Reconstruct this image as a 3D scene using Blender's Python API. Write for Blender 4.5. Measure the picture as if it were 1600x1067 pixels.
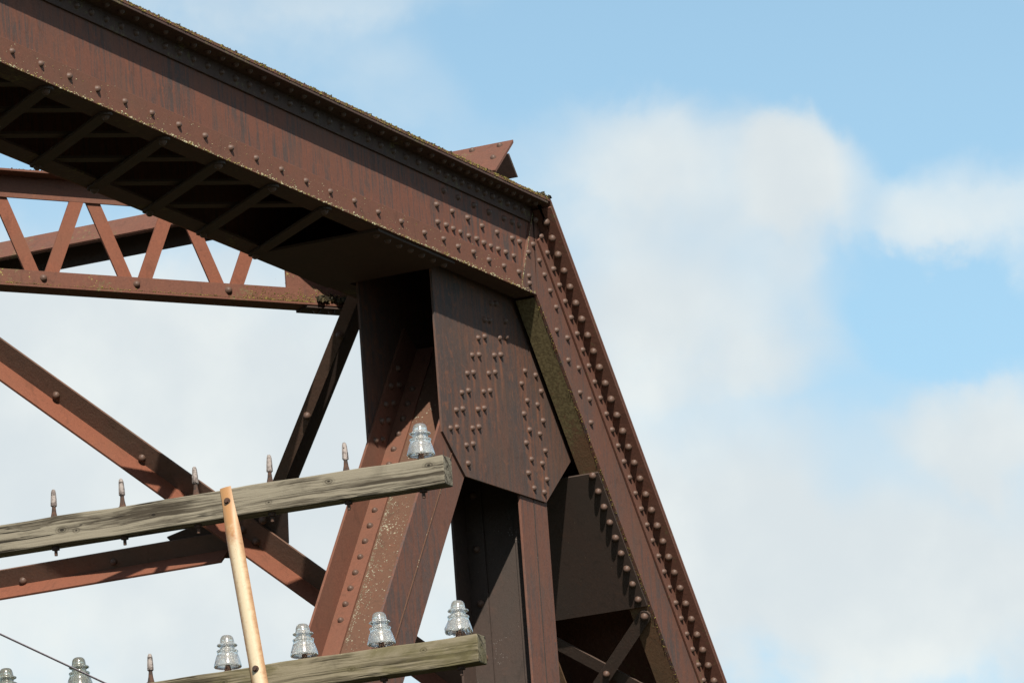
import bpy, bmesh, math, random
from mathutils import Vector as V, Matrix
random.seed(7)
for o in list(bpy.data.objects):
    bpy.data.objects.remove(o)
sc = bpy.context.scene
COL = sc.collection

# ------------------------------------------------------------------ camera
# truss axes are the world axes: X along the bridge, Y across it, Z up
PSI, TH, RO, FPX = math.radians(65.336), math.radians(13.395), math.radians(4.231), 9866.0
r0 = V((math.cos(PSI), -math.sin(PSI), 0))
FW = V((math.sin(PSI) * math.cos(TH), math.cos(PSI) * math.cos(TH), math.sin(TH)))
u0 = r0.cross(FW)
RT = r0 * math.cos(RO) - u0 * math.sin(RO)
UP = r0 * math.sin(RO) + u0 * math.cos(RO)
CAM = V((-26.458, -12.003, 1.5))
cd = bpy.data.cameras.new('camera')
cam = bpy.data.objects.new('camera', cd)
COL.objects.link(cam)
cd.sensor_width = 36
cd.lens = FPX / 1600 * 36
cd.clip_start = 0.1
cd.clip_end = 5000
cam.matrix_world = Matrix(((RT.x, UP.x, -FW.x, CAM.x), (RT.y, UP.y, -FW.y, CAM.y), (RT.z, UP.z, -FW.z, CAM.z), (0, 0, 0, 1)))
sc.camera = cam
sc.render.resolution_x, sc.render.resolution_y = 1024, 682
sc.view_settings.view_transform = 'Standard'
sc.view_settings.look = 'None'
sc.view_settings.exposure = 0.5
sc.view_settings.gamma = 1.0
sc.view_settings.use_curve_mapping = False

# ------------------------------------------------------------------ sun and sky
SUN = V((-0.667, -0.407, 0.626)).normalized()
sl = bpy.data.lights.new('sun', 'SUN')
sl.energy = 5.0
sl.angle = math.radians(0.53)
sl.color = (1.0, 0.94, 0.85)
so = bpy.data.objects.new('sun', sl)
COL.objects.link(so)
so.rotation_euler = SUN.to_track_quat('Z', 'Y').to_euler()
so.location = (-40, -30, 40)

W = bpy.data.worlds.new('World')
sc.world = W
W.use_nodes = True
nt = W.node_tree
nt.nodes.clear()


def nd(t, kind, **kw):
    n = t.nodes.new(kind)
    for k, v in kw.items():
        setattr(n, k, v)
    return n


def link(t, a, b):
    t.links.new(a, b)


def mth(t, op, a, b=None, c=None, clamp=False):
    n = nd(t, 'ShaderNodeMath', operation=op, use_clamp=clamp)
    for i, x in enumerate((a, b, c)):
        if x is None:
            continue
        if isinstance(x, (int, float)):
            n.inputs[i].default_value = x
        else:
            link(t, x, n.inputs[i])
    return n.outputs[0]


def mix(t, f, a, b, mode='MIX'):
    n = nd(t, 'ShaderNodeMix', data_type='RGBA', blend_type=mode)
    for i, x in ((0, f), (6, a), (7, b)):
        if isinstance(x, (int, float)):
            n.inputs[i].default_value = x
        elif isinstance(x, tuple):
            n.inputs[i].default_value = (*x[:3], 1)
        else:
            link(t, x, n.inputs[i])
    return n.outputs[2]


def smooth(t, x, lo, hi, a=0.0, b=1.0):
    n = nd(t, 'ShaderNodeMapRange', interpolation_type='SMOOTHSTEP')
    link(t, x, n.inputs[0])
    for i, v in enumerate((lo, hi, a, b)):
        n.inputs[i + 1].default_value = v
    return n.outputs[0]


def noise(t, vec, scale, detail=4, rough=.55, dist=0.0):
    n = nd(t, 'ShaderNodeTexNoise')
    link(t, vec, n.inputs['Vector'])
    n.inputs['Scale'].default_value = scale
    n.inputs['Detail'].default_value = detail
    n.inputs['Roughness'].default_value = rough
    n.inputs['Distortion'].default_value = dist
    return n.outputs['Fac']


def dot(t, vec, d):
    n = nd(t, 'ShaderNodeVectorMath', operation='DOT_PRODUCT')
    link(t, vec, n.inputs[0])
    n.inputs[1].default_value = tuple(d)
    return n.outputs['Value']


tc = nd(nt, 'ShaderNodeTexCoord')
dirv = tc.outputs['Generated']
sky = nd(nt, 'ShaderNodeTexSky', sky_type='NISHITA')
sky.sun_disc = False
sky.sun_elevation = math.asin(SUN.z)
sky.sun_rotation = math.atan2(SUN.x, SUN.y)
sky.air_density = 1.0
sky.dust_density = 1.0
sky.ozone_density = 1.6
# clouds: an fbm field over the whole dome, thickened or thinned where the banks and the gaps stand
n1 = noise(nt, dirv, 17, 10, .52, .35)
n2 = noise(nt, dirv, 60, 8, .55, .2)
n3 = noise(nt, dirv, 6, 4, .5, 0)
fld = mth(nt, 'ADD', mth(nt, 'MULTIPLY', n1, .8), mth(nt, 'MULTIPLY', n2, .24))
fld = mth(nt, 'ADD', fld, mth(nt, 'MULTIPLY', n3, .25))
uu = mth(nt, 'ADD', dot(nt, dirv, RT), mth(nt, 'MULTIPLY', mth(nt, 'SUBTRACT', n1, .5), .018))
vv = mth(nt, 'ADD', dot(nt, dirv, UP), mth(nt, 'MULTIPLY', mth(nt, 'SUBTRACT', n2, .5), .020))
front = mth(nt, 'GREATER_THAN', dot(nt, dirv, FW), 0.0)
# banks (+) and blue gaps (-): direction right / up of the look axis in milliradians, half widths, weight
BANKS = [(31, 17, 24, 20, .36), (13, 30, 15, 6, .12), (46, 27, 9, 9, .30), (22, -18, 20, 24, .36), (71, 22, 13, 7, .27), (58, -34, 40, 20, .42), (74, -14, 14, 7, .30), (40, -40, 40, 14, .3),
         (43, -4, 9, 5, .14), (-52, -22, 48, 38, .58), (-18, 40, 9, 6, .15), (-68, 3, 20, 5, .12), (-40, 50, 30, 6, .03),
         (60, 47, 40, 11, -.36), (10, 48, 22, 9, -.20), (61, 9, 11, 6, -.34), (72, 3, 16, 7, -.34), (56, 28, 4, 9, -.16), (70, 30, 14, 5, -.16), (-40, 42, 34, 9, -.14),
         (-62, 24, 30, 9, -.24)]
cov = None
for bu, bv, ru, rv, w in BANKS:
    a = mth(nt, 'DIVIDE', mth(nt, 'SUBTRACT', uu, bu / 1000), ru / 1000)
    b = mth(nt, 'DIVIDE', mth(nt, 'SUBTRACT', vv, bv / 1000), rv / 1000)
    q = mth(nt, 'ADD', mth(nt, 'MULTIPLY', a, a), mth(nt, 'MULTIPLY', b, b))
    g = mth(nt, 'MULTIPLY', smooth(nt, q, 0, 2.2, 1, 0), w)
    cov = g if cov is None else mth(nt, 'ADD', cov, g)
cov = mth(nt, 'MULTIPLY', cov, front)
dens = mth(nt, 'ADD', fld, cov)
cmask = smooth(nt, dens, .43, 1.20)
ccol = mix(nt, smooth(nt, noise(nt, dirv, 28, 6, .5, 0), .35, .68), (7.15, 7.75, 8.0), (8.55, 8.95, 8.8))
# the clear air: Nishita sky with the thin bright veil of this hazy day
veil = smooth(nt, dot(nt, dirv, (0, 0, 1)), .10, .50, .80, .0)
blue = mix(nt, veil, sky.outputs[0], (5.05, 8.65, 11.1))
bg = nd(nt, 'ShaderNodeBackground')
bg.inputs[1].default_value = 0.071
link(nt, mix(nt, mth(nt, 'MULTIPLY', cmask, .96), blue, ccol), bg.inputs[0])
wo = nd(nt, 'ShaderNodeOutputWorld')
link(nt, bg.outputs[0], wo.inputs[0])


# ------------------------------------------------------------------ survey: a sight line through the photograph meets a plane of the bridge
def sight(p):
    return RT * ((p[0] - 800) / FPX) + UP * (-(p[1] - 533.5) / FPX) + FW


def on_plane(p, p0, n):
    r = sight(p)
    return CAM + r * (((V(p0) - CAM).dot(n)) / r.dot(n))


def on_y(p, y):
    return on_plane(p, (0, y, 0), V((0, 1, 0)))


# ------------------------------------------------------------------ materials
def new_mat(name):
    m = bpy.data.materials.new(name)
    m.use_nodes = True
    t = m.node_tree
    return m, t, t.nodes['Principled BSDF']


def mapped(t, scale, src=None):
    if src is None:
        c = nd(t, 'ShaderNodeTexCoord')
        src = c.outputs['Object']
    n = nd(t, 'ShaderNodeMapping')
    link(t, src, n.inputs[0])
    n.inputs['Scale'].default_value = scale
    return n.outputs[0]


def rust(name, a, b, c, patina=.5, streak=.5, lichen=0.0, lcol=(.33, .30, .16), moss=0.0, lscale=70, rough=.82, zfade=None, bump=.35):
    """a rust, b dark blue-grey mill scale, c fresh orange rust; run-off streaks fall along Z; lichen in flecks"""
    m, t, bs = new_mat(name)
    co = nd(t, 'ShaderNodeTexCoord').outputs['Object']
    st = noise(t, mapped(t, (38, 38, 3.0), co), 1.0, 7, .6, .5)
    st2 = noise(t, mapped(t, (90, 90, 7.0), co), 1.0, 4, .6, .3)
    big = noise(t, co, 3.2, 6, .6, .4)
    fine = noise(t, co, 95, 5, .62, 0)
    mid = noise(t, co, 22, 7, .62, .6)
    f = mth(t, 'ADD', mth(t, 'MULTIPLY', st, streak), mth(t, 'MULTIPLY', mid, 1 - streak))
    f = mth(t, 'ADD', f, mth(t, 'MULTIPLY', mth(t, 'SUBTRACT', big, .5), .45))
    f = mth(t, 'ADD', f, mth(t, 'MULTIPLY', mth(t, 'SUBTRACT', st2, .5), .35 * streak + .06))
    col = mix(t, smooth(t, f, .74 - patina * .5, .95 - patina * .5), a, b)
    g = mth(t, 'ADD', mid, mth(t, 'MULTIPLY', mth(t, 'SUBTRACT', st2, .5), .5 * streak))
    col = mix(t, mth(t, 'MULTIPLY', smooth(t, g, .53, .74), .75), col, c)
    col = mix(t, mth(t, 'MULTIPLY', smooth(t, fine, .5, .8), .45), col, tuple(x * .45 for x in a))
    col = mix(t, mth(t, 'MULTIPLY', smooth(t, fine, .5, .22), .35), col, tuple(min(1, x * 1.5) for x in a))
    tone = noise(t, co, 1.9, 5, .6, .8)
    col = mix(t, mth(t, 'MULTIPLY', smooth(t, tone, .44, .68), .55), col, tuple(x * k for x, k in zip(a, (.86, 1.04, 1.08))))
    blot = noise(t, mapped(t, (14, 14, 8), co), 1.0, 6, .62, 1.2)
    col = mix(t, mth(t, 'MULTIPLY', smooth(t, blot, .54, .70), .42), col, tuple(x * k for x, k in zip(a, (.52, .60, .62))))
    col = mix(t, mth(t, 'MULTIPLY', smooth(t, blot, .42, .30), .35), col, tuple(min(1, x * k) for x, k in zip(c, (1.05, 1.12, 1.1))))
    if moss > 0:
        ms = noise(t, co, 48, 5, .7, 0)
        ml = noise(t, co, 5, 4, .6, .4)
        k = mth(t, 'ADD', ms, mth(t, 'MULTIPLY', ml, .8))
        if zfade:
            sp = nd(t, 'ShaderNodeSeparateXYZ')
            link(t, co, sp.inputs[0])
            k = mth(t, 'SUBTRACT', k, smooth(t, sp.outputs[2], zfade[0], zfade[1], .42, 0))
        gcol = mix(t, smooth(t, noise(t, co, 75, 4, .6, 0), .36, .66), (.090, .070, .032), (.165, .134, .064))
        col = mix(t, mth(t, 'MULTIPLY', smooth(t, k, 1.12 - moss * .6, 1.3 - moss * .6), .92), col, gcol)
    if lichen > 0:
        vo = nd(t, 'ShaderNodeTexVoronoi')
        link(t, co, vo.inputs['Vector'])
        vo.inputs['Scale'].default_value = lscale
        ln = noise(t, co, 7, 5, .65, .3)
        lr = mth(t, 'MULTIPLY', smooth(t, ln, .72 - lichen * .42, .86 - lichen * .2), .50)
        lf = mth(t, 'LESS_THAN', mth(t, 'ADD', vo.outputs['Distance'], mth(t, 'MULTIPLY', mth(t, 'SUBTRACT', fine, .5), .6)), lr)
        col = mix(t, mth(t, 'MULTIPLY', lf, .85), col, lcol)
    sa = nd(t, 'ShaderNodeAttribute', attribute_name='stain')
    col = mix(t, mth(t, 'MULTIPLY', sa.outputs['Fac'], smooth(t, mid, .36, .60, .35, .95)), col, tuple(min(1, x * k) for x, k in zip(c, (1.12, 1.12, 1.1))))
    link(t, col, bs.inputs['Base Color'])
    bs.inputs['Roughness'].default_value = rough
    bs.inputs['Specular IOR Level'].default_value = .28
    bp = nd(t, 'ShaderNodeBump')
    bp.inputs['Strength'].default_value = bump
    bp.inputs['Distance'].default_value = .004
    link(t, mth(t, 'ADD', mid, mth(t, 'MULTIPLY', fine, .6)), bp.inputs['Height'])
    link(t, bp.outputs[0], bs.inputs['Normal'])
    return m


R_A, R_B, R_C = (.150, .060, .038), (.074, .052, .044), (.20, .068, .036)
M_CHORD = rust('rusted_chord_steel', R_A, R_B, R_C, .62, .85, 0)
M_STRIP = rust('rusted_angle_steel', (.138, .058, .036), (.080, .048, .038), (.175, .062, .036), .36, .35, .22)
M_COVER = rust('rusted_cover_steel', (.125, .054, .036), (.072, .048, .040), (.165, .062, .037), .42, .3, .12, moss=.2)
M_POST = rust('rusted_post_steel', (.128, .057, .038), (.074, .053, .046), (.175, .062, .034), .62, .7, 0)
M_GUSSET = rust('blue_grey_rusted_plate', (.106, .052, .035), (.062, .046, .040), (.18, .070, .036), .72, .85, 0)
M_SOFFIT = rust('shade_dark_steel', (.078, .044, .034), (.052, .040, .034), (.11, .050, .034), .5, .45, 0, moss=.25)  # shade under the overhang and chord put into the colour, plus some moss
M_DIAG = rust('lichen_spotted_rusted_web', (.104, .052, .032), (.074, .047, .033), (.130, .055, .031), .38, .3, .54, (.29, .27, .19))
M_LEG = rust('red_brown_angle_steel', (.140, .058, .036), (.10, .050, .038), (.175, .064, .036), .34, .3, 0)
M_ORANGE = rust('orange_rusted_steel', (.175, .062, .035), (.13, .055, .038), (.205, .070, .036), .25, .3, 0)
M_MOSSY = rust('moss_covered_steel', (.125, .068, .036), (.085, .056, .034), (.17, .075, .035), .4, .3, 0, moss=.92, zfade=(7.85, 8.30))
M_LATT = rust('rusted_lattice_steel', (.135, .056, .036), (.095, .052, .042), (.17, .066, .037), .35, .3, .14)
M_LATTL = rust('lichen_fringed_steel', (.135, .056, .036), (.09, .05, .04), (.17, .066, .037), .35, .3, .42, (.26, .22, .07), moss=.18)
M_PLATE = rust('dark_rusted_plate', (.060, .038, .029), (.049, .035, .029), (.080, .043, .029), .55, .4, .05, bump=.12)  # kept darker for underside and inner parts; their shade is put into the colour
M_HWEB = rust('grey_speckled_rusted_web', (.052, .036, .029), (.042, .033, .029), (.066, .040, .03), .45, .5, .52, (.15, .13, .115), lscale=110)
M_RIVET = rust('rivet_steel', (.098, .058, .042), (.072, .053, .043), (.135, .064, .040), .45, .0, 0, rough=.5)
M_BRACING = rust('brown_bracing_steel', (.125, .070, .048), (.085, .060, .048), (.16, .072, .044), .45, .2, .06)
M_DARKBAR = rust('brown_lacing_steel', (.062, .040, .030), (.048, .036, .029), (.080, .042, .029), .45, .2, .06)  # darker than the bracing steel: underside shade put into the colour


def flat_mat(name, cols, scale=60, rough=.9):
    m, t, bs = new_mat(name)
    co = nd(t, 'ShaderNodeTexCoord').outputs['Object']
    link(t, mix(t, smooth(t, noise(t, co, scale, 3, .6, 0), .38, .62), cols[0], cols[1]), bs.inputs['Base Color'])
    bs.inputs['Roughness'].default_value = rough
    bs.inputs['Specular IOR Level'].default_value = .15
    return m


M_MOSSD = flat_mat('dark_moss', ((.024, .020, .013), (.075, .060, .030)), 40)
M_LICH = flat_mat('pale_lichen', ((.20, .16, .05), (.40, .37, .24)), 45)
M_LICHP = flat_mat('chalky_lichen', ((.13, .11, .07), (.265, .245, .18)), 30)
M_LICHY = flat_mat('yellow_green_lichen', ((.10, .085, .02), (.27, .22, .06)), 50)
M_GROUND = flat_mat('dry_grass_ground', ((.026, .030, .012), (.050, .046, .025)), .6)
M_HOLE = flat_mat('dark_iron', ((.05, .036, .03), (.09, .05, .035)), 80)


def wood(name, dark, light, mossy=0.0, knots=()):
    m, t, bs = new_mat(name)
    co = nd(t, 'ShaderNodeTexCoord').outputs['Object']
    warp = noise(t, mapped(t, (3.0, 9, 9), co), 1.0, 3, .5, 0)
    cb = nd(t, 'ShaderNodeCombineXYZ')
    sx = nd(t, 'ShaderNodeSeparateXYZ')
    link(t, co, sx.inputs[0])
    link(t, sx.outputs[0], cb.inputs[0])
    off = mth(t, 'MULTIPLY', mth(t, 'SUBTRACT', warp, .5), .022)
    link(t, mth(t, 'ADD', sx.outputs[1], off), cb.inputs[1])
    link(t, mth(t, 'ADD', sx.outputs[2], off), cb.inputs[2])
    g1 = noise(t, mapped(t, (2.2, 120, 120), cb.outputs[0]), 1.0, 6, .65, .2)
    g2 = noise(t, mapped(t, (1.1, 42, 42), cb.outputs[0]), 1.0, 5, .6, .3)
    crack = noise(t, mapped(t, (1.3, 75, 75), cb.outputs[0]), 1.0, 3, .5, 0)
    big = noise(t, co, 4.5, 5, .6, .3)
    f = mth(t, 'ADD', mth(t, 'MULTIPLY', g1, .55), mth(t, 'MULTIPLY', g2, .55))
    col = mix(t, smooth(t, f, .45, .62), dark, light)
    col = mix(t, mth(t, 'MULTIPLY', smooth(t, crack, .40, .31), .85), col, tuple(x * .22 for x in dark))
    col = mix(t, mth(t, 'MULTIPLY', smooth(t, big, .52, .75), .5), col, tuple(x * .75 for x in dark))
    split = noise(t, mapped(t, (.75, 34, 34), cb.outputs[0]), 1.0, 2, .5, 0)
    sm = smooth(t, mth(t, 'ABSOLUTE', mth(t, 'SUBTRACT', split, .5)), .012, .002)
    sm = mth(t, 'MULTIPLY', sm, smooth(t, noise(t, mapped(t, (2.2, 14, 14), co), 1.0, 2, .5, 0), .46, .56))
    col = mix(t, mth(t, 'MULTIPLY', sm, .9), col, tuple(x * .18 for x in dark))
    for kx, kz, kr in knots:
        kd = nd(t, 'ShaderNodeVectorMath', operation='LENGTH')
        ks = nd(t, 'ShaderNodeVectorMath', operation='MULTIPLY_ADD')
        link(t, co, ks.inputs[0])
        ks.inputs[1].default_value = (.62, 0, 1.0)
        ks.inputs[2].default_value = (-kx * .62, 0, -kz)
        link(t, ks.outputs[0], kd.inputs[0])
        dd = mth(t, 'ADD', kd.outputs['Value'], mth(t, 'MULTIPLY', mth(t, 'SUBTRACT', g2, .5), .012))
        ring = mth(t, 'SINE', mth(t, 'MULTIPLY', dd, 900))
        col = mix(t, mth(t, 'MULTIPLY', smooth(t, dd, kr * 2.4, kr), mth(t, 'ADD', .45, mth(t, 'MULTIPLY', ring, .3))), col, tuple(x * .8 for x in dark))
        col = mix(t, mth(t, 'MULTIPLY', smooth(t, dd, kr * .75, kr * .4), .85), col, tuple(x * .25 for x in dark))
    if mossy:
        k = noise(t, mapped(t, (3, 8, 8), co), 1.0, 6, .65, .4)
        col = mix(t, mth(t, 'MULTIPLY', smooth(t, k, .62 - mossy * .2, .80 - mossy * .2), .8), col, (.105, .090, .042))
        k2 = noise(t, mapped(t, (5, 14, 14), co), 1.0, 5, .6, .4)
        col = mix(t, mth(t, 'MULTIPLY', smooth(t, k2, .56, .72), .6), col, (.05, .042, .018))
    link(t, col, bs.inputs['Base Color'])
    bs.inputs['Roughness'].default_value = .88
    bs.inputs['Specular IOR Level'].default_value = .2
    bp = nd(t, 'ShaderNodeBump')
    bp.inputs['Strength'].default_value = .8
    bp.inputs['Distance'].default_value = .005
    link(t, mth(t, 'ADD', f, mth(t, 'MULTIPLY', smooth(t, crack, .40, .31), -.8)), bp.inputs['Height'])
    link(t, bp.outputs[0], bs.inputs['Normal'])
    return m


M_WOODU = wood('silvered_grey_wood', (.046, .037, .025), (.215, .188, .138), 0, ((-1.455, -.052, .009), (-1.40, -.062, .006), (-1.10, -.05, .006), (-.43, -.030, .008), (-.055, -.028, .008), (-.66, -.07, .005)))
M_WOODL = wood('mossy_brown_wood', (.045, .036, .020), (.195, .165, .110), .75, ((-.20, -.03, .007), (-.47, -.06, .006), (-.95, -.04, .008)))
M_COB = wood('pin_wood', (.12, .095, .085), (.30, .26, .235))
M_POLE = wood('pole_wood', (.07, .05, .035), (.15, .12, .09))

mb_, t_, b_ = new_mat('rust_stained_galvanised_steel')
co_ = nd(t_, 'ShaderNodeTexCoord').outputs['Object']
zz = nd(t_, 'ShaderNodeSeparateXYZ')
link(t_, co_, zz.inputs[0])
lf_ = noise(t_, mapped(t_, (60, 60, 4), co_), 1.0, 5, .6, .3)
lg_ = noise(t_, co_, 9, 5, .6, .3)
pale = mth(t_, 'ADD', smooth(t_, zz.outputs[0], .05, .30), mth(t_, 'MULTIPLY', mth(t_, 'SUBTRACT', lf_, .5), 1.3))
c_ = mix(t_, smooth(t_, pale, .2, .95), (.37, .19, .075), (.53, .43, .285))
edge = mth(t_, 'ABSOLUTE', zz.outputs[1])
ew_ = mth(t_, 'ADD', edge, mth(t_, 'MULTIPLY', mth(t_, 'SUBTRACT', lf_, .5), .022))
c_ = mix(t_, mth(t_, 'MULTIPLY', smooth(t_, ew_, .006, .026), .85), c_, (.38, .215, .095))
c_ = mix(t_, mth(t_, 'MULTIPLY', smooth(t_, ew_, .020, .031), .7), c_, (.22, .095, .040))
c_ = mix(t_, mth(t_, 'MULTIPLY', smooth(t_, lg_, .58, .76), .45), c_, (.25, .10, .035))
sp_ = noise(t_, co_, 130, 3, .6, 0)
c_ = mix(t_, mth(t_, 'MULTIPLY', smooth(t_, sp_, .66, .76), .6), c_, (.13, .055, .025))
link(t_, c_, b_.inputs['Base Color'])
b_.inputs['Roughness'].default_value = .42
b_.inputs['Specular IOR Level'].default_value = .5
M_BRACE = mb_

def glass(name, tint, rough):
    m, t, b = new_mat(name)
    co = nd(t, 'ShaderNodeTexCoord').outputs['Object']
    dirt = noise(t, mapped(t, (14, 14, 8), co), 1.0, 3, .5, .3)
    link(t, mix(t, smooth(t, dirt, .48, .74), tint, tuple(x * .6 for x in tint)), b.inputs['Base Color'])
    b.inputs['Transmission Weight'].default_value = .84
    link(t, mth(t, 'ADD', rough, mth(t, 'MULTIPLY', smooth(t, dirt, .45, .75), .12)), b.inputs['Roughness'])
    b.inputs['IOR'].default_value = 1.47
    b.inputs['Coat Weight'].default_value = 1.0
    b.inputs['Coat Roughness'].default_value = .04
    return m


M_GLASS = glass('clear_grey_glass', (.88, .875, .82), .14)
M_GLASSG = glass('greenish_grey_glass', (.58, .59, .50), .12)
M_WIRE = flat_mat('grey_brown_wire', ((.24, .20, .21), (.32, .27, .28)), 90, .6)


# ------------------------------------------------------------------ mesh helpers
class MB:
    def __init__(self):
        self.v, self.f = [], []

    def prism(self, poly, vec):
        n0 = len(self.v)
        k = len(poly)
        vec = V(vec)
        self.v += [V(p) for p in poly] + [V(p) + vec for p in poly]
        self.f.append(list(range(n0, n0 + k))[::-1])
        self.f.append(list(range(n0 + k, n0 + 2 * k)))
        for i in range(k):
            j = (i + 1) % k
            self.f.append([n0 + i, n0 + j, n0 + k + j, n0 + k + i])
        return self

    def box(self, o, a, b, c):
        o, a, b, c = V(o), V(a), V(b), V(c)
        return self.prism([o, o + a, o + a + b, o + b], c)

    def loft(self, rings, cap=True):
        n0 = len(self.v)
        k = len(rings[0])
        for r in rings:
            self.v += [V(p) for p in r]
        for i in range(len(rings) - 1):
            for j in range(k):
                a, b = n0 + i * k + j, n0 + i * k + (j + 1) % k
                self.f.append([a, b, b + k, a + k])
        if cap:
            self.f.append(list(range(n0, n0 + k))[::-1])
            self.f.append(list(range(n0 + (len(rings) - 1) * k, n0 + len(rings) * k)))
        return self

    def tube(self, p, q, r, r2=None, k=10):
        p, q = V(p), V(q)
        ax = (q - p).normalized()
        a = ax.orthogonal().normalized()
        b = ax.cross(a)
        r2 = r if r2 is None else r2
        return self.loft([[p + (a * math.cos(i * 2 * math.pi / k) + b * math.sin(i * 2 * math.pi / k)) * r for i in range(k)],
                          [q + (a * math.cos(i * 2 * math.pi / k) + b * math.sin(i * 2 * math.pi / k)) * r2 for i in range(k)]])

    def lathe(self, prof, k=28, wob=None):
        rings = []
        for r, z in prof:
            rings.append([V((r * math.cos(i * 2 * math.pi / k), r * math.sin(i * 2 * math.pi / k), z + (wob(i * 2 * math.pi / k, r, z) if wob else 0))) for i in range(k)])
        return self.loft(rings)

    def mesh(self, name, smooth=False):
        me = bpy.data.meshes.new(name)
        me.from_pydata([tuple(p) for p in self.v], [], self.f)
        bm = bmesh.new()
        bm.from_mesh(me)
        bmesh.ops.recalc_face_normals(bm, faces=bm.faces)
        bm.to_mesh(me)
        bm.free()
        if smooth:
            for p in me.polygons:
                p.use_smooth = True
        return me

    def build(self, name, mat, parent=None, smooth=False, bevel=0.0, label=None, kind=None):
        me = self.mesh(name, smooth)
        me.materials.append(mat)
        o = bpy.data.objects.new(name, me)
        COL.objects.link(o)
        o.parent = parent
        if bevel:
            b = o.modifiers.new('bevel', 'BEVEL')
            b.width = bevel
            b.segments = 2
            b.limit_method = 'ANGLE'
        if label:
            o['label'] = label
        if kind:
            o['kind'] = kind
        return o


class Frame:
    """box in member coordinates: s along the member, t across it in the truss plane, y through the truss"""

    def __init__(self, o, e, n, y=V((0, 1, 0))):
        self.o, self.e, self.n, self.y = V(o), V(e).normalized(), V(n).normalized(), V(y)

    def p(self, s, t, y):
        return self.o + self.e * s + self.n * t + self.y * y

    def box(self, mb, s0, s1, t0, t1, y0, y1):
        return mb.box(self.p(s0, t0, y0), self.e * (s1 - s0), self.n * (t1 - t0), self.y * (y1 - y0))


def thing(name, label, cat, loc=(0, 0, 0), group=None):
    o = bpy.data.objects.new(name, None)
    COL.objects.link(o)
    o.location = loc
    o['label'] = label
    o['category'] = cat
    if group:
        o['group'] = group
    return o


# one rivet head, copied for every rivet
def rivet_mesh():
    mb = MB()
    R, H, k = .0158, .0172, 9
    rings = []
    for a in (0, 34, 62):
        c, s = math.cos(math.radians(a)), math.sin(math.radians(a))
        rings.append([V((R * c * math.cos(i * 2 * math.pi / k), R * c * math.sin(i * 2 * math.pi / k), H * s - .0005)) for i in range(k)])
    mb.loft(rings, cap=False)
    mb.v.append(V((0, 0, H - .0005)))
    n = len(mb.v) - 1
    for i in range(k):
        mb.f.append([2 * k + i, 2 * k + (i + 1) % k, n])
    me = mb.mesh('rivet', True)
    me.materials.append(M_RIVET)
    return me


RIVET = rivet_mesh()
RIVETS = [0]


def rivet(parent, p, normal, scale=1.0):
    q = V(normal).to_track_quat('Z', 'Y')
    o = bpy.data.objects.new('rivet', RIVET)
    COL.objects.link(o)
    o.parent = parent
    o.rotation_mode = 'QUATERNION'
    o.rotation_quaternion = q
    p = V(p) + V(normal) * random.uniform(-.0006, .0004)
    o.location = p
    f = scale * random.uniform(.95, 1.06)
    o.scale = (f, f, f * random.uniform(.92, 1.08))
    RIVETS[0] += 1
    return o


def clumps(mb, n, fn, rmin, rmax):
    for _ in range(n):
        p = fn()
        r = rmin + (rmax - rmin) * random.random() ** 2.2
        ax = [V((random.gauss(0, 1), random.gauss(0, 1), random.gauss(0, 1))).normalized() for _ in range(1)][0]
        a = ax.orthogonal().normalized()
        b = ax.cross(a)
        n0 = len(mb.v)
        s = [random.uniform(.6, 1.3) * r for _ in range(6)]
        mb.v += [p + ax * s[0] * .8, p - ax * s[1] * .8, p + a * s[2], p - a * s[3], p + b * s[4], p - b * s[5]]
        for i, j in ((2, 4), (4, 3), (3, 5), (5, 2)):
            mb.f.append([n0, n0 + i, n0 + j])
            mb.f.append([n0 + 1, n0 + j, n0 + i])


def stain(o, x0, x1, z0, z1, step, amount=1.0):
    """rust run-off below every rivet already set on this plate, stored per vertex"""
    bm = bmesh.new()
    bm.from_mesh(o.data)
    for ax, lo, hi in ((V((1, 0, 0)), x0, x1), (V((0, 0, 1)), z0, z1)):
        v = lo
        while v < hi:
            fs = [f for f in bm.faces if min(p.co.x for p in f.verts) < x1 and max(p.co.x for p in f.verts) > x0]
            bmesh.ops.bisect_plane(bm, geom=list({e for f in fs for e in f.edges}) + fs, plane_co=ax * v, plane_no=ax)
            v += step
    bm.to_mesh(o.data)
    bm.free()
    me = o.data
    at = me.attributes.new('stain', 'FLOAT', 'POINT')
    heads = [(c.location.x, c.location.z, random.uniform(.08, .40), random.uniform(.45, 1.3), random.uniform(.010, .020)) for c in o.children if c.name.startswith('rivet') and c.type == 'MESH' and c.data == RIVET and c.location.x > x0 - .1]
    val = [0.0] * len(me.vertices)
    for i, v in enumerate(me.vertices):
        x, z = v.co.x, v.co.z
        if x < x0:
            continue
        t = 0
        for hx, hz, ln, st, wd in heads:
            dx = abs(x - hx + .004 * math.sin(z * 40 + hx * 90))
            if dx > .034:
                continue
            dz = hz - z
            if 0 <= dz < ln and dx < wd:
                t += st * (1 - dx / wd) * (1 - dz / ln) ** .7
            d = math.hypot(dx, dz)
            if d < .034:
                t += .7 * (1 - d / .034)
        val[i] = min(1.0, t * amount)
    at.data.foreach_set('value', val)


# ------------------------------------------------------------------ ground
g = MB().box((-400, -400, -.5), (800, 0, 0), (0, 800, 0), (0, 0, .5)).build('ground', M_GROUND)
g['kind'] = 'structure'

# ------------------------------------------------------------------ the bridge
X, Y, Z = V((1, 0, 0)), V((0, 1, 0)), V((0, 0, 1))
YW = .672                                     # outer width of chord and end post
BR = thing('truss_bridge', 'rusty riveted steel truss bridge seen from below at its corner joint', 'bridge', (0, 0, 0))
CH = Frame((0, 0, 0), X, Z)
LEFT = -14.0

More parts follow.
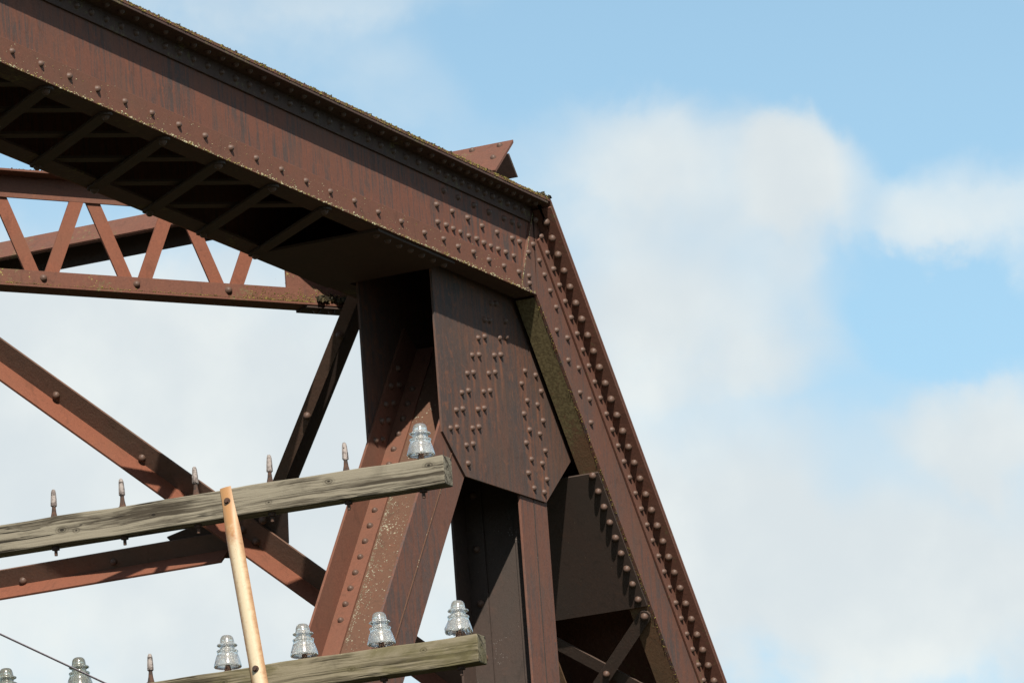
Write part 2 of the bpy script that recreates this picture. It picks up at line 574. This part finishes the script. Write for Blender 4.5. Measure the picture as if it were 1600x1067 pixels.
# ---- top chord
mb = MB()
mb.prism([(LEFT, 0, 8.642), (-.186, 0, 8.642), (.002, 0, 9.068), (LEFT, 0, 9.068)], (0, .012, 0))
mb.prism([(LEFT, .66, 8.642), (-.186, .66, 8.642), (.002, .66, 9.068), (LEFT, .66, 9.068)], (0, .012, 0))
chord = mb.build('top_chord', M_CHORD, BR)
mb = MB()
CH.box(mb, LEFT, -.006, 9.072, 9.086, -.112, YW + .112)
mb.build('cover_plate', M_COVER, chord)
for a, (ya, yb, yc, yd) in enumerate(((-.012, -.0005, -.110, -.0122), (YW + .0005, YW + .012, YW + .0122, YW + .110))):
    mb = MB()
    mb.prism([(LEFT, ya, 8.984), (-.038, ya, 8.984), (-.004, ya, 9.0705), (LEFT, ya, 9.0705)], (0, yb - ya, 0))
    CH.box(mb, LEFT, -.03, 9.059, 9.0712, yc, yd)
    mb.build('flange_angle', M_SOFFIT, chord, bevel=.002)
for a, (ya, yb, yc, yd) in enumerate(((-.012, -.0005, 0, .10), (YW + .0005, YW + .012, YW - .10, YW))):
    mb = MB()
    mb.prism([(LEFT, ya, 8.629), (-.194, ya, 8.629), (-.145, ya, 8.742), (LEFT, ya, 8.742)], (0, yb - ya, 0))
    mb.build('flange_angle', M_STRIP, chord, bevel=.002)
    mb = MB()
    CH.box(mb, LEFT, -.032, 8.629, 8.641, yc, yd)
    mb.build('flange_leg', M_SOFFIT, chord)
# lacing across the open underside
K0, PITCH = -2.14, .498
for i in range(9):
    xa = K0 - PITCH * i
    for d, z in ((1, 8.6165), (-1, 8.6415)):
        xb = xa + d * PITCH
        if xb > -1.62:
            continue
        a, b = V((xa, .030, z)), V((xb, .642, z))
        u = (b - a).normalized()
        w = u.cross(Z) * .032
        end = [a - u * .03 + w * (1 - abs(k)) * 0 for k in (0,)]
        poly = []
        for cpt, du in ((a, -1), (b, 1)):
            for ang in range(-90, 91, 30):
                r = math.radians(ang)
                poly.append(cpt + u * du * math.cos(r) * .032 + w * math.sin(r) * du)
        mb = MB().prism(poly, (0, 0, .011))
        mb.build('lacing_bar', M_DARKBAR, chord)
        if d == 1:
            rivet(chord, (xa, .030, z), -Z, 1.2)
            rivet(chord, (xb, .642, z), -Z, 1.2)
mb = MB()
CH.box(mb, -1.66, -.878, 8.616, 8.6285, .004, YW - .004)
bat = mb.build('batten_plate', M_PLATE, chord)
for i in range(7):
    rivet(chord, (-1.60 + i * .115, .045, 8.616), -Z)
# rivets of the near web
FRY = V((0, -1, 0))
a, b = on_y((18, 81), -.012), on_y((662, 363), -.012)
pit = (b.x - a.x) / 16
zz_ = (a.z + b.z) / 2
for i in range(-2, 17):
    rivet(chord, (a.x + pit * i, -.012, zz_ + random.uniform(-.003, .003)), FRY)
SPLICE = [(691.9, 373.4), (714.6, 385.4), (738.6, 394), (762.8, 406.3), (786.3, 415.6), (809.7, 425)]
for p in SPLICE:
    rivet(chord, on_y(p, -.012), FRY)
ROWS = [(682.5, 347.2), (695.6, 351.9), (706.9, 357.5), (718.5, 362.8), (731.3, 368.8), (743.4, 373.4), (754.7, 379.6), (765.9, 384.7), (777.2, 389.4), (789, 394.3), (801.6, 400),
        (681, 320), (705.4, 330.3), (729.4, 340.6), (751.9, 353.4), (775.7, 363.1), (799.1, 372.5), (810.4, 378),
        (691.9, 298.4), (714.8, 308.8), (739.1, 320.9), (762.6, 331.8), (786, 341.6), (799, 347.2), (809.6, 352.3)]
for p in ROWS:
    q = on_y(p, 0)
    rivet(chord, V((q.x, -.012 if q.z < 8.745 else 0, q.z)), FRY)
# the shaded row under the overhang and its mates in the outstanding leg, too dim to tell apart
dim = MB()
sx_ = -5.3
while sx_ < -.06:
    for base, nrm in (((sx_, -.012, 9.022), FRY), ((sx_ + .04, -.066, 9.059), -Z)):
        q = V(nrm).to_track_quat('Z', 'Y').to_matrix()
        n0 = len(dim.v)
        dim.v += [V(base) + q @ v.co for v in RIVET.vertices]
        dim.f += [[n0 + i for i in p.vertices] for p in RIVET.polygons]
    sx_ += .127 if sx_ < -1.2 else .082
dim.build('rivet_row', M_RIVET, chord, True, kind='stuff')
# moss along the cover edge, lichen along the lower edge
mb = MB()
clumps(mb, 4200, lambda: V((random.uniform(-6, -.02), -.112 + abs(random.gauss(0, .05)), 9.087)), .002, .0085)
mb.build('moss', M_MOSSD, chord, kind='stuff')
mb = MB()
clumps(mb, 1500, lambda: V((random.uniform(-6, -.02), -.1125, random.uniform(9.073, 9.087))), .0015, .0055)
clumps(mb, 700, lambda: V((random.uniform(-1.0, -.02), -.1125 + abs(random.gauss(0, .03)), random.uniform(9.080, 9.088))), .002, .0075)
mb.build('lichen', M_LICHY, chord, kind='stuff')
mb = MB()
clumps(mb, 1300, lambda: V((random.uniform(-6, -.04), -.0125, 8.630 + abs(random.gauss(0, .006)))), .0015, .0055)
clumps(mb, 420, lambda: V((random.uniform(-6, -.3), -.0125, random.uniform(8.632, 8.744))), .001, .0036)
clumps(mb, 160, lambda: (lambda q: V((-.19 + .19 * q, -.0135, 8.645 + .40 * q)))(random.random()), .0012, .0036)
mb.build('lichen', M_LICH, chord, kind='stuff')

# ---- end post
E_ = V((.6198, 0, -.7848))
N_ = V((.7848, 0, .6198))
EP = Frame((-.024, 0, 8.629), E_, N_)
SL = 8.4
mb = MB()
for y0, y1 in ((-.012, .005), (YW - .005, YW + .012)):
    a = [V((-.190, y0, 8.6295)), EP.p(0, 0, y0), EP.p(SL, 0, y0), EP.p(SL, .283, y0), EP.p(-.325, .283, y0), V((.006, y0, 9.066))]
    mb.prism(a, (0, y1 - y0, 0))
post = mb.build('end_post', M_POST, BR, bevel=.0015)
mb = MB()
EP.box(mb, -.343, SL, .286, .300, -.112, YW + .112)
mb.build('cover_plate', M_COVER, post, bevel=.0015)
mb = MB()
mb.prism([EP.p(-.36, .3015, -.06), EP.p(.02, .3015, -.06), EP.p(.02, .312, -.06), EP.p(-.335, .312, -.06), V((-.10, -.06, 9.099)), V((-.10, -.06, 9.088)), V((-.005, -.06, 9.0875))], (0, YW + .12, 0))
mb.build('hip_cap_plate', M_COVER, post)
for (ya, yb, yc, yd) in ((-.024, -.0125, -.110, -.0122), (YW + .0125, YW + .024, YW + .0122, YW + .110)):
    mb = MB()
    EP.box(mb, -.19, SL, .2016, .2852, ya, yb)
    EP.box(mb, -.315, SL, .273, .2855, yc, yd)
    mb.build('flange_angle', M_COVER, post, bevel=.002)
for (yc, yd) in ((.0055, .105), (YW - .105, YW - .0055)):
    mb = MB()
    EP.box(mb, .012, SL, 0.0005, .0115, yc, yd)
    mb.build('flange_angle', M_MOSSY, post)
mb = MB()
EP.box(mb, .962, 1.706, -.0125, -.0002, .004, YW - .004)
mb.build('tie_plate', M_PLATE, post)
UN = -N_


def on_post(p, t):
    q = on_plane(p, EP.o + EP.n * t, EP.n)
    return (q - EP.o).dot(EP.e), q.y


s0, s1 = on_post((928.4, 742.8), -.0125)[0], on_post((999, 936), -.0125)[0]
for i in range(9):
    rivet(post, EP.p(s0 + (s1 - s0) * i / 8, -.0125, .036), UN, 1.18)
for i in range(6):
    sb = 1.76 + .53 * i
    for d, t in ((0, -.0125), (1, .012)):
        if d and i == 0:
            pass
        ya, yb = (.036, YW - .036) if d == 0 else (YW - .036, .036)
        A, B = EP.p(sb, t, ya), EP.p(sb + .55, t, yb)
        u = (B - A).normalized()
        w = u.cross(N_) * .031
        poly = []
        for cpt, du in ((A, -1), (B, 1)):
            for ang in range(-90, 91, 30):
                r = math.radians(ang)
                poly.append(cpt + u * du * math.cos(r) * .031 + w * math.sin(r) * du)
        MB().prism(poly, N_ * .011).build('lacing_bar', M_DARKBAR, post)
    rivet(post, EP.p(sb, -.0125, .036), UN, 1.25)
    if i < 2:
        rivet(post, EP.p(sb + .275, -.0125, YW / 2), UN, 1.15)
for p in [(824.5, 394.5), (825.6, 431.5), (826.6, 443), (832, 382), (841.6, 407.3), (849.8, 429.5), (858.4, 454.5), (868, 480.2), (868.9, 516), (885.5, 528), (887.1, 562.8), (903.4, 575),
          (905.3, 613.4), (920.3, 623.8), (922.2, 660.3)]:
    rivet(post, on_y(p, -.012), FRY)
# the two rows along the outer edge, on both legs of the angle
q0, q1 = on_y((836, 343.7), -.024), on_y((1098.6, 1063), -.024)
sa, sb = (q0 - EP.o).dot(EP.e), (q1 - EP.o).dot(EP.e)
t0_ = ((q0 - EP.o).dot(EP.n) + (q1 - EP.o).dot(EP.n)) / 2
NR = 30
for i in range(NR):
    rivet(post, EP.p(sa + (sb - sa) * i / (NR - 1), t0_, -.024), FRY)
s0, s1 = on_post((853.8, 347), .273), on_post((1115.4, 1063), .273)
for i in range(NR):
    rivet(post, EP.p(s0[0] + (s1[0] - s0[0]) * i / (NR - 1), .273, (s0[1] + s1[1]) / 2), UN, 1.22)
mb = MB()
clumps(mb, 900, lambda: EP.p(random.uniform(.02, 2.5), random.gauss(.002, .004), random.uniform(-.0125, .004)), .0012, .004)
mb.build('lichen', M_LICHY, post, kind='stuff')
mb = MB()
clumps(mb, 260, lambda: V((random.uniform(-.10, .0), random.uniform(-.112, .05), random.uniform(9.088, 9.101))), .005, .017)
mb.build('moss', M_MOSSD, post, kind='stuff')

# ---- gusset plates
GP = [(-.868, 8.97), (-.868, 7.845), (-.655, 7.669), (.220, 7.685), (.545, 7.945), (.042, 8.638), (-.20, 8.97)]
gus = MB().prism([(x, .130, z) for x, z in GP], (0, .0115, 0)).build('gusset_plate', M_GUSSET, BR, bevel=.0015, label='blue-grey riveted gusset plate hanging below the corner, on the near side')
gus2 = MB().prism([(x, .5105, z) for x, z in GP], (0, .0115, 0)).build('gusset_plate', M_GUSSET, BR, label='shaded gusset plate on the inner side of the corner')
GR = [(766, 473.8), (773.5, 474.7), (756, 500), (763.8, 501), (788, 502), (746.3, 528), (756.3, 526), (779.7, 528), (789.6, 527.2), (737, 555), (747.3, 554.4), (771.3, 555.3), (781.2, 554.4),
      (729.4, 583.4), (738.8, 582), (762.8, 583.4), (772.8, 581.6), (720.6, 613.4), (731, 610.6), (754.8, 612), (764.7, 610.6), (711.8, 640.6), (722, 638.8), (745.6, 639.7), (755.7, 637.8),
      (703.2, 668.8), (713.1, 667.3), (737.5, 668.8), (747.3, 666.9), (728, 695.4), (738.4, 693.5), (730.6, 724),
      (819.4, 579.7), (836, 586.3), (813.8, 599.4), (844.4, 611.6), (822.8, 626), (839, 632.2), (817.8, 646.6), (847.6, 657.5), (826.6, 671.6), (842.5, 678), (821.5, 691.8), (851, 704.4),
      (829.8, 717.5), (846.3, 724), (824.7, 739), (853.6, 749), (834, 762.5), (849.7, 769)]
for p in GR:
    rivet(gus, on_y(p, .130), FRY)
for p in [(621, 576), (610, 603), (622.5, 601.5), (602.4, 632), (614, 630), (595.7, 658), (606, 657), (586.4, 688.5), (597.4, 686.8)]:
    rivet(gus2, on_y(p, .497), FRY)

stain(gus, -.868, .545, 7.669, 8.7, .011, .7)
stain(chord, -1.05, .01, 8.642, 9.07, .011, .8)

# ---- main diagonal: two flanges and a web
DG = Frame((-.644, 0, 7.669), V((-.5955, 0, -.8033)), V((-.8033, 0, .5955)))
S0, S1 = -.78, 7.05
mb = MB()
DG.box(mb, S0, S1, 0, .149, .142, .154)
DG.box(mb, S0, S1, .157, .310, .142, .154)
diag = mb.build('diagonal', M_POST, BR, bevel=.0015)
mb = MB()
DG.box(mb, S0, S1, 0, .149, .498, .510)
DG.box(mb, S0, S1, .157, .310, .498, .510)
mb.build('flange_plate', M_LEG, diag, bevel=.0015)
mb = MB()
DG.box(mb, S0, S1, .1495, .1565, .139, .507)
mb.build('web_plate', M_DIAG, diag)
for y0, y1 in ((.1545, .245), (.407, .4975)):
    for t0, t1 in ((.157, .168), (.138, .149)):
        mb = MB()
        DG.box(mb, S0, S1, t0, t1, y0, y1)
        mb.build('flange_angle', M_LEG, diag, bevel=.0015)
for i in range(-5, 11):
    rivet(diag, DG.p(.02 + .1023 * i, .168, .452), DG.n)

mb = MB()


def web_spot():
    k = random.random() ** 1.7
    return DG.p(random.gauss(.62, .33), .1568, .400 - .24 * k)


clumps(mb, 900, web_spot, .0010, .0058)
clumps(mb, 500, lambda: DG.p(random.uniform(.1, 1.2), .1568, random.uniform(.385, .402)), .001, .005)
for i_ in range(0, len(mb.v)):
    d_ = (mb.v[i_] - DG.o).dot(DG.n) - .1568
    mb.v[i_] -= DG.n * d_ * .7
mb.build('lichen', M_LICHP, diag, kind='stuff')

# ---- hanger under the hip
HG = Frame((.1, 0, 7.6), -Z, -X)
mb = MB()
HG.box(mb, -.95, 5.6, -.150, -.004, .142, .154)
HG.box(mb, -.95, 5.6, .004, .150, .142, .154)
hang = mb.build('hanger', M_POST, BR, bevel=.0015)
mb = MB()
HG.box(mb, -.95, 5.6, -.150, -.004, .498, .510)
HG.box(mb, -.95, 5.6, .004, .150, .498, .510)
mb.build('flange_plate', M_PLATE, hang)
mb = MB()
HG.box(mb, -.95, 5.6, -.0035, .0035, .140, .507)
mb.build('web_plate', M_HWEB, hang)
for y0, y1 in ((.1545, .245), (.407, .4975)):
    for t0, t1 in ((.0038, .015), (-.015, -.0038)):
        mb = MB()
        HG.box(mb, -.95, 5.6, t0, t1, y0, y1)
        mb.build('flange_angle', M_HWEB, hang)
for i in range(-3, 7):
    rivet(hang, HG.p(.245 + .262 * i - .13, .015, .448), -X, 1.2)

# ---- portal strut over the hips: an inverted angle whose ridge runs from truss to truss
FARW = 6.10
LG = V((-.757, 0, -.653))
RG = V((.13, 0, -.99))
rp = V((-.37, .25, 9.290))
mb = MB()
mb.prism([rp, rp + LG * .194, rp + LG * .194 + V((.653, 0, -.757)) * .011, rp + V((.0, 0, -.016))], (0, FARW - .5, 0))
strut = mb.build('portal_strut', M_COVER, BR)
mb = MB()
mb.prism([rp + V((.0005, 0, -.017)), rp + V((.0005, 0, -.017)) + RG * .172, rp + V((-.0115, 0, -.017)) + RG * .172, rp + V((-.0115, 0, -.017))], (0, FARW - .5, 0))
mb.build('angle_leg', M_PLATE, strut)
mb = MB()
up_ = V((-.653, 0, .757)) * .004
mb.prism([rp + LG * .088 + up_ * 2.2, rp + LG * .196 + up_ * 2.2, rp + LG * .196 + up_ * .1, rp + LG * .088 + up_ * .1], (0, FARW - .5, 0))
mb.build('cover_strip', M_COVER, strut)
rn = V((-.37, -.107, 9.300))
mb = MB()
mb.prism([rn, rn + LG * .299, rn + LG * .299 + V((.653, 0, -.757)) * .012, rn + V((.0, 0, -.016))], (0, .66, 0))
bent = mb.build('bent_end_plate', M_COVER, strut)
mb = MB()
pt_, pb_ = on_y((795.5, 240), .0), on_y((809.6, 277), .0)
mb.prism([pt_, pb_, pb_ - X * .016, pt_ - X * .016 - Z * .004], (0, .55, 0))
mb.build('end_plate_leg', M_PLATE, strut)  # dark material stands in for shade inside the bent plate
nl = V((-.653, 0, .757))
for p in ((738, 236), (781, 228), (771, 247)):
    rivet(strut, on_plane(p, rn, nl), nl)
# inner connection seen in the dark mouth of the bent plate
MB().box((-.54, .02, 9.087), (.17, 0, 0), (0, .6, 0), (0, 0, .03)).build('seat_plate', M_PLATE, strut)

# ---- top lateral: a lattice strut running back between the trusses
D_ = V((-.8225, .5687, 0)).normalized()
NL = V((-D_.y, D_.x, 0))                      # towards the camera side
LT = Frame((-.185, 1.102, 0), D_, Z, NL)
LE = 6.3
mb = MB()
LT.box(mb, -.12, LE, 9.167, 9.269, -.011, 0)
LT.box(mb, -.12, LE, 9.2692, 9.280, -.011, .092)
lat = mb.build('lateral_strut', M_LATT, BR, bevel=.0015)
mb = MB()
LT.box(mb, -.20, LE, 8.752, 8.820, -.011, 0)
LT.box(mb, -.20, LE, 8.741, 8.7518, -.122, .002)
mb.build('lower_flange', M_LATTL, lat, bevel=.0015)
ks = .487
for i in range(-1, 13):
    kb = .443 + ks * i
    for d, off in ((1, -.0235), (-1, -.0122)):
        kt = kb + d * ks / 2 * .88
        a, b = LT.p(kb + d * .03, 8.772, off), LT.p(kt, 9.21, off)
        if i == -1 and d == -1:
            continue
        if i == -1:
            continue
        u = (b - a).normalized()
        w = u.cross(NL) * .034
        MB().prism([a - w, b - w, b + w, a + w], NL * .011).build('lacing_bar', M_ORANGE, lat)
    if i >= 0:
        rivet(lat, LT.p(kb, 8.786, 0), NL, 1.2)
mb = MB()
LT.box(mb, -.23, .12, 8.756, 9.16, -.024, -.0125)
mb.build('end_plate', M_LATTL, lat)
mb = MB()
LT.box(mb, -.36, .02, 8.729, 8.7402, -.118, -.004)
mb.build('splice_plate', M_PLATE, lat)
for k in (-.05, -.13):
    rivet(lat, LT.p(k, 8.729, -.04), -Z, 1.2)
mb = MB()
clumps(mb, 700, lambda: LT.p(random.random() ** 1.6 * 2.2, 8.752 + abs(random.gauss(0, .004)), random.uniform(0, .003)), .001, .004)
clumps(mb, 500, lambda: LT.p(random.uniform(-.2, .35), 8.753 + abs(random.gauss(0, .03)), .001), .001, .0045)
mb.build('lichen', M_LICHY, lat, kind='stuff')
mb = MB()
clumps(mb, 1500, lambda: LT.p(random.uniform(.3, 3.2), 9.281, random.uniform(-.01, .092)), .002, .008)
clumps(mb, 220, lambda: LT.p(random.uniform(-.36, -.03), 8.757 + abs(random.gauss(0, .016)), random.uniform(-.02, .02)), .006, .018)
mb.build('moss', M_MOSSD, lat, kind='stuff')


# ---- portal bracing in the plane of the end posts: angles with an outstanding leg
def portal_angle(name, sa, ya, sb, yb, q0, q1, leg, legmat, facemat, offs=0.0):
    A, B = EP.p(sa, offs, ya), EP.p(sb, offs, yb)
    m = (B - A).normalized()
    q = m.cross(N_)
    if q.dot(E_) < 0:
        q = -q
    L = (B - A).length
    mb = MB()
    mb.box(A + q * q0, m * L, q * (q1 - q0), N_ * .011)
    o = mb.build(name, facemat, BR)
    if leg:
        mb = MB()
        mb.box(A + q * (q1 + .0003), m * L, q * .011, N_ * -leg + N_ * 0)
        mb.box(A + q * (q1 + .0003), m * L, q * .011, N_ * .011)
        mb.build('outstanding_leg', legmat, o)
    return o, A, m, q


CY = .5 * YW + .5 * (FARW - YW) + .0           # middle of the bridge
ang_a, A, m, q = portal_angle('portal_brace', -.44, 2.92, 2.30, .755, 0, .112, .12, M_ORANGE, M_BRACING)
for p in ((88, 617), (222, 715), (-60, 512)):
    w = on_plane(p, EP.o, EP.n)
    rivet(ang_a, w, UN, 1.3)
ang_c, A, m, q = portal_angle('portal_tie', .949, 2.05, .949, 4.3, 0, .094, .12, M_ORANGE, M_BRACING, .0125)
for p in ((36, 907), (178, 877)):
    w = on_plane(p, EP.p(0, .0125, 0), EP.n)
    rivet(ang_c, w, UN, 1.3)
ang_b, A, m, q = portal_angle('knee_brace', -.36, .78, .86, 1.80, 0, .056, 0, M_ORANGE, M_BRACING, .0125)
mq = (EP.p(.86, 0, 1.80) - EP.p(-.36, 0, .78)).normalized()
rq = mq.cross(N_)
rq = rq if rq.dot(Y) < 0 else -rq
ang_b2 = MB().box(EP.p(-.36, .07, .78) + rq * .030, mq * 1.59, rq * .076, N_ * .011).build('rear_angle', M_PLATE, ang_b)
for p in ((531, 523), (480, 649)):
    rivet(ang_b, on_plane(p, EP.p(0, .0125, 0), EP.n), UN, 1.3)
gp = [(.93, 2.36), (.885, 2.15), (.80, 2.02), (.78, 1.70), (.90, 1.675), (1.075, 1.735), (1.12, 1.95), (1.06, 2.30)]
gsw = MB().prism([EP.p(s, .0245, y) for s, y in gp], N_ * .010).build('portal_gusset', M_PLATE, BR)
for p in ((411, 812), (400, 845), (379, 827)):
    rivet(gsw, on_plane(p, EP.o, EP.n), UN, 1.4)

# the mirrored half of the portal and the far truss stand out of the frame to the left
mb = MB()
far0 = FARW - YW
for y0 in (far0, FARW - .012):
    mb.prism([(LEFT, y0, 8.642), (-.186, y0, 8.642), (.002, y0, 9.068), (LEFT, y0, 9.068)], (0, .012, 0))
CH.box(mb, LEFT, -.006, 9.072, 9.086, far0 - .1, FARW + .1)
mb.build('far_top_chord', M_CHORD, BR)
mb = MB()
for y0 in (far0, FARW - .012):
    mb.prism([EP.p(-.30, 0, y0), EP.p(SL, 0, y0), EP.p(SL, .283, y0), EP.p(-.32, .283, y0)], (0, .012, 0))
EP.box(mb, -.343, SL, .286, .300, far0 - .1, FARW + .1)
mb.build('far_end_post', M_POST, BR)
mb = MB()
for yy in (0, far0):
    mb.box((LEFT, yy, 2.0), (LEFT * -1 + 5.6, 0, 0), (0, .012, 0), (0, 0, .5))
    mb.box((LEFT, yy + YW - .012, 2.0), (LEFT * -1 + 5.6, 0, 0), (0, .012, 0), (0, 0, .5))
mb.build('bottom_chord', M_POST, BR)

# ------------------------------------------------------------------ utility pole with two crossarms in front of the bridge
AD = V((.058, -.998, 0)).normalized()         # along the arms
AN = V((-.998, -.058, 0)).normalized()        # face towards the camera
P0 = V((-7.39, -2.968, 6.142))                # right-hand top front edge of the upper arm


def arm_pt(u, h, z):
    return V((P0.x, P0.y, 0)) + AD * u + AN * h + Z * z


UPOLE = thing('utility_pole', 'weathered wooden utility pole with two crossarms of glass insulators before the bridge', 'utility pole', tuple(arm_pt(-2.16, -.24, 0)))
ROT = Matrix((AD, -AN, Z)).transposed().to_4x4()


def place(o, p, rot=ROT):
    o.parent = UPOLE
    o.matrix_world = Matrix.Translation(p) @ rot
    o.matrix_parent_inverse = Matrix.Identity(4)
    o.matrix_basis = Matrix.Translation(p - UPOLE.location) @ rot
    return o


def crossarm(u1, ztop, h, mat, label):
    mb = MB()
    L = 4.2
    N = 40
    rings = []
    for i in range(N + 1):
        x = -L + L * i / N
        w = .0018 * math.sin(x * 7.1) + .0016 * math.sin(x * 17.3 + 1)
        rings.append([V((x, 0 + random.uniform(-.001, .001), w)), V((x, .078, w)), V((x, .078, -h)), V((x, random.uniform(-.001, .001), -h + w * .8))])
    mb.loft(rings)
    o = mb.build('crossarm', mat, None, bevel=.004, label=label)
    place(o, arm_pt(u1, 0, ztop))
    return o


arm_u = crossarm(-.012, 6.147, .100, M_WOODU, 'upper crossarm of silvery grey split wood with one insulator left')
arm_l = crossarm(.066, 5.514, .098, M_WOODL, 'lower crossarm of browner mossy wood with insulators')


def local(o, mb, name, mat, smooth=False):
    c = mb.build(name, mat, o, smooth)
    return c


def pin(arm, u, ubase, bare, h=.1):
    """steel pin through the arm; a bare one shows its fluted wooden thread"""
    x = u - ubase - .015
    tilt = random.uniform(-.006, .006)
    mb = MB()
    rings = []
    for r, z in ((.006, -h - .032), (.006, -h - .013), (.014, -h - .012), (.014, -h + .002), (.008, -h + .003), (.008, -.002), (.0165, -.001), (.016, .004), (.0125, .005), (.0085, .024), (.0065, .045)):
        rings.append([V((x + r * math.cos(j * math.pi / 5) + tilt * max(0, z) * 6, .036 + r * math.sin(j * math.pi / 5), z)) for j in range(10)])
    mb.loft(rings)
    local(arm, mb, 'insulator_pin', M_HOLE, False)
    mb = MB()
    rings = []
    for r, z in ((.0080, .044), (.0100, .047), (.0092, .070), (.0076, .094), (.0058, .102), (.0035, .105)):
        rings.append([V((x + tilt * z * 6 + r * (1 + .14 * (j % 2)) * math.cos(j * math.pi / 6), .036 + r * (1 + .14 * (j % 2)) * math.sin(j * math.pi / 6), z + random.uniform(-.0015, .0015))) for j in range(12)])
    mb.loft(rings)
    local(arm, mb, 'thread_cob', M_COB, False)


UB, LB = -.012, .066
for u in (-1.497, -1.229, -.945, -.663, -.373, -.092):
    pin(arm_u, u, UB, True)
for u in (-1.715, -1.433, -1.161, -.866, -.576, -.286, .001):
    pin(arm_l, u, LB, True, .098)

# brace bolted to the faces of both arms
ba, bb = arm_pt(-.829, .003, 6.152), arm_pt(-.742, .003, 5.43)
bx = (bb - ba).normalized()
bz = AN.copy()
by = bz.cross(bx).normalized()
L = (bb - ba).length
rings = []
for i in range(15):
    s = L * i / 14
    k = min(1, max(0, (s - .03) / .16))
    k = k * k * (3 - 2 * k)
    hw = .0215 + .0085 * k
    bul = .004 + .013 * k
    ring = []
    for j in range(9):
        a = -1 + 2 * j / 8
        ring.append(V((s, a * hw, .004 + bul * (1 - abs(a) ** 2.2))))
    for j in range(8, -1, -1):
        a = -1 + 2 * j / 8
        ring.append(V((s, a * hw * .93, .0005 + max(0, bul - .0035) * (1 - abs(a) ** 2.2))))
    rings.append(ring)
brace = MB().loft(rings).build('brace', M_BRACE, None, True, label='tan rust-stained steel brace joining the two crossarms')
md = brace.modifiers.new('edges', 'EDGE_SPLIT')
place(brace, ba, Matrix((bx, by, bz)).transposed().to_4x4())
for s, b in ((.050, .0075), (L - .07, .0215)):
    mb = MB()
    mb.tube((s, 0, b - .002), (s, 0, b + .004), .012, .0115, 12)
    mb.tube((s, 0, b + .004), (s, 0, b + .012), .0085, .0075, 6)
    mb.build('bolt', M_HOLE, brace)
# the pole itself, just out of the frame
mb = MB()
rings = []
for z, r in ((0, .175), (2, .165), (4, .152), (6.6, .135)):
    rings.append([V((r * math.cos(j * math.pi / 10), r * math.sin(j * math.pi / 10), z)) for j in range(20)])
mb.loft(rings)
mb.build('pole', M_POLE, UPOLE, True).modifiers.new('edges', 'EDGE_SPLIT')


# ------------------------------------------------------------------ glass insulators
def insulator_mesh(broken, mat):
    prof = [(.0270, .000), (.0345, -.0135)]
    outer = [(.0010, .1135), (.0080, .1132), (.0140, .1118), (.0185, .1088), (.0215, .1040), (.0235, .0970), (.0245, .090), (.0255, .084), (.0345, .0805), (.0362, .0775), (.0335, .0740), (.0258, .0705), (.0252, .0640),
             (.0350, .0600), (.0378, .0570), (.0360, .0530), (.0345, .0490), (.0400, .0350), (.0452, .0180), (.0478, .0080), (.0484, .0030), (.0468, .0000)]
    inner = [(.0385, .0010), (.0365, .0080), (.0330, .0200), (.0270, .0350), (.0215, .0440), (.0150, .0480), (.0135, .0520), (.0135, .0800), (.0100, .0860), (.0010, .0875)]

    def wob(a, r, z):
        if broken and z < .03 and r > .02:
            k = max(0, .55 * math.sin(a * 3 + .6) + .45 * math.sin(a * 7 + 1.3) + .35 * math.sin(a * 13))
            return k * (.030 - z) * .5
        return 0
    mb = MB().lathe(outer + inner, 36, wob)
    me = mb.mesh('insulator', True)
    me.materials.append(mat)
    return me


I_OK, I_BR, I_GR = insulator_mesh(False, M_GLASS), insulator_mesh(True, M_GLASS), insulator_mesh(False, M_GLASSG)
GLASS = [(-.092, 6.147, UB, 'clear glass insulator alone on the right end of the upper grey crossarm', I_OK),
         (-1.715, 5.514, LB, 'greenish glass insulator cut by the left edge, leftmost on the lower crossarm', I_GR),
         (-1.433, 5.514, LB, 'greenish glass insulator on the lower crossarm with the thin wire crossing it', I_GR),
         (-.866, 5.514, LB, 'glass insulator on the lower crossarm just left of the tan brace', I_OK),
         (-.576, 5.514, LB, 'glass insulator on the lower crossarm between the tan brace and the lichen-spotted diagonal', I_OK),
         (-.286, 5.514, LB, 'glass insulator on the lower crossarm in front of the lichen-spotted diagonal', I_OK),
         (.001, 5.514, LB, 'chipped glass insulator on the right end of the lower crossarm', I_BR)]
for u, zt, ub, lab, me in GLASS:
    o = bpy.data.objects.new('insulator', me)
    COL.objects.link(o)
    o.location = arm_pt(u - .015, -.036, zt + .0165)
    o.rotation_euler = (random.uniform(-.03, .03), random.uniform(-.03, .03), random.uniform(0, 6))
    o['label'] = lab
    o['category'] = 'insulator'
    o['group'] = 'glass insulators on the crossarms'

# ------------------------------------------------------------------ slack wire
wa, wb = CAM + sight((0, 990)) * 20.35, CAM + sight((165, 1067)) * 21.1
wd = (wb - wa)
mb = MB()
pts = []
for i in range(-24, 33):
    pts.append(wa + wd * i * .5)
k = 8
a = wd.normalized().orthogonal().normalized()
b = wd.normalized().cross(a)
mb.loft([[p + (a * math.cos(j * 2 * math.pi / k) + b * math.sin(j * 2 * math.pi / k)) * .0034 for j in range(k)] for p in pts if p.z > 0.0])
wire = mb.build('wire', M_WIRE, None, True)
wire['label'] = 'thin dark wire slanting across the lower left corner'
wire['category'] = 'wire'
print('RIVETS', RIVETS[0])
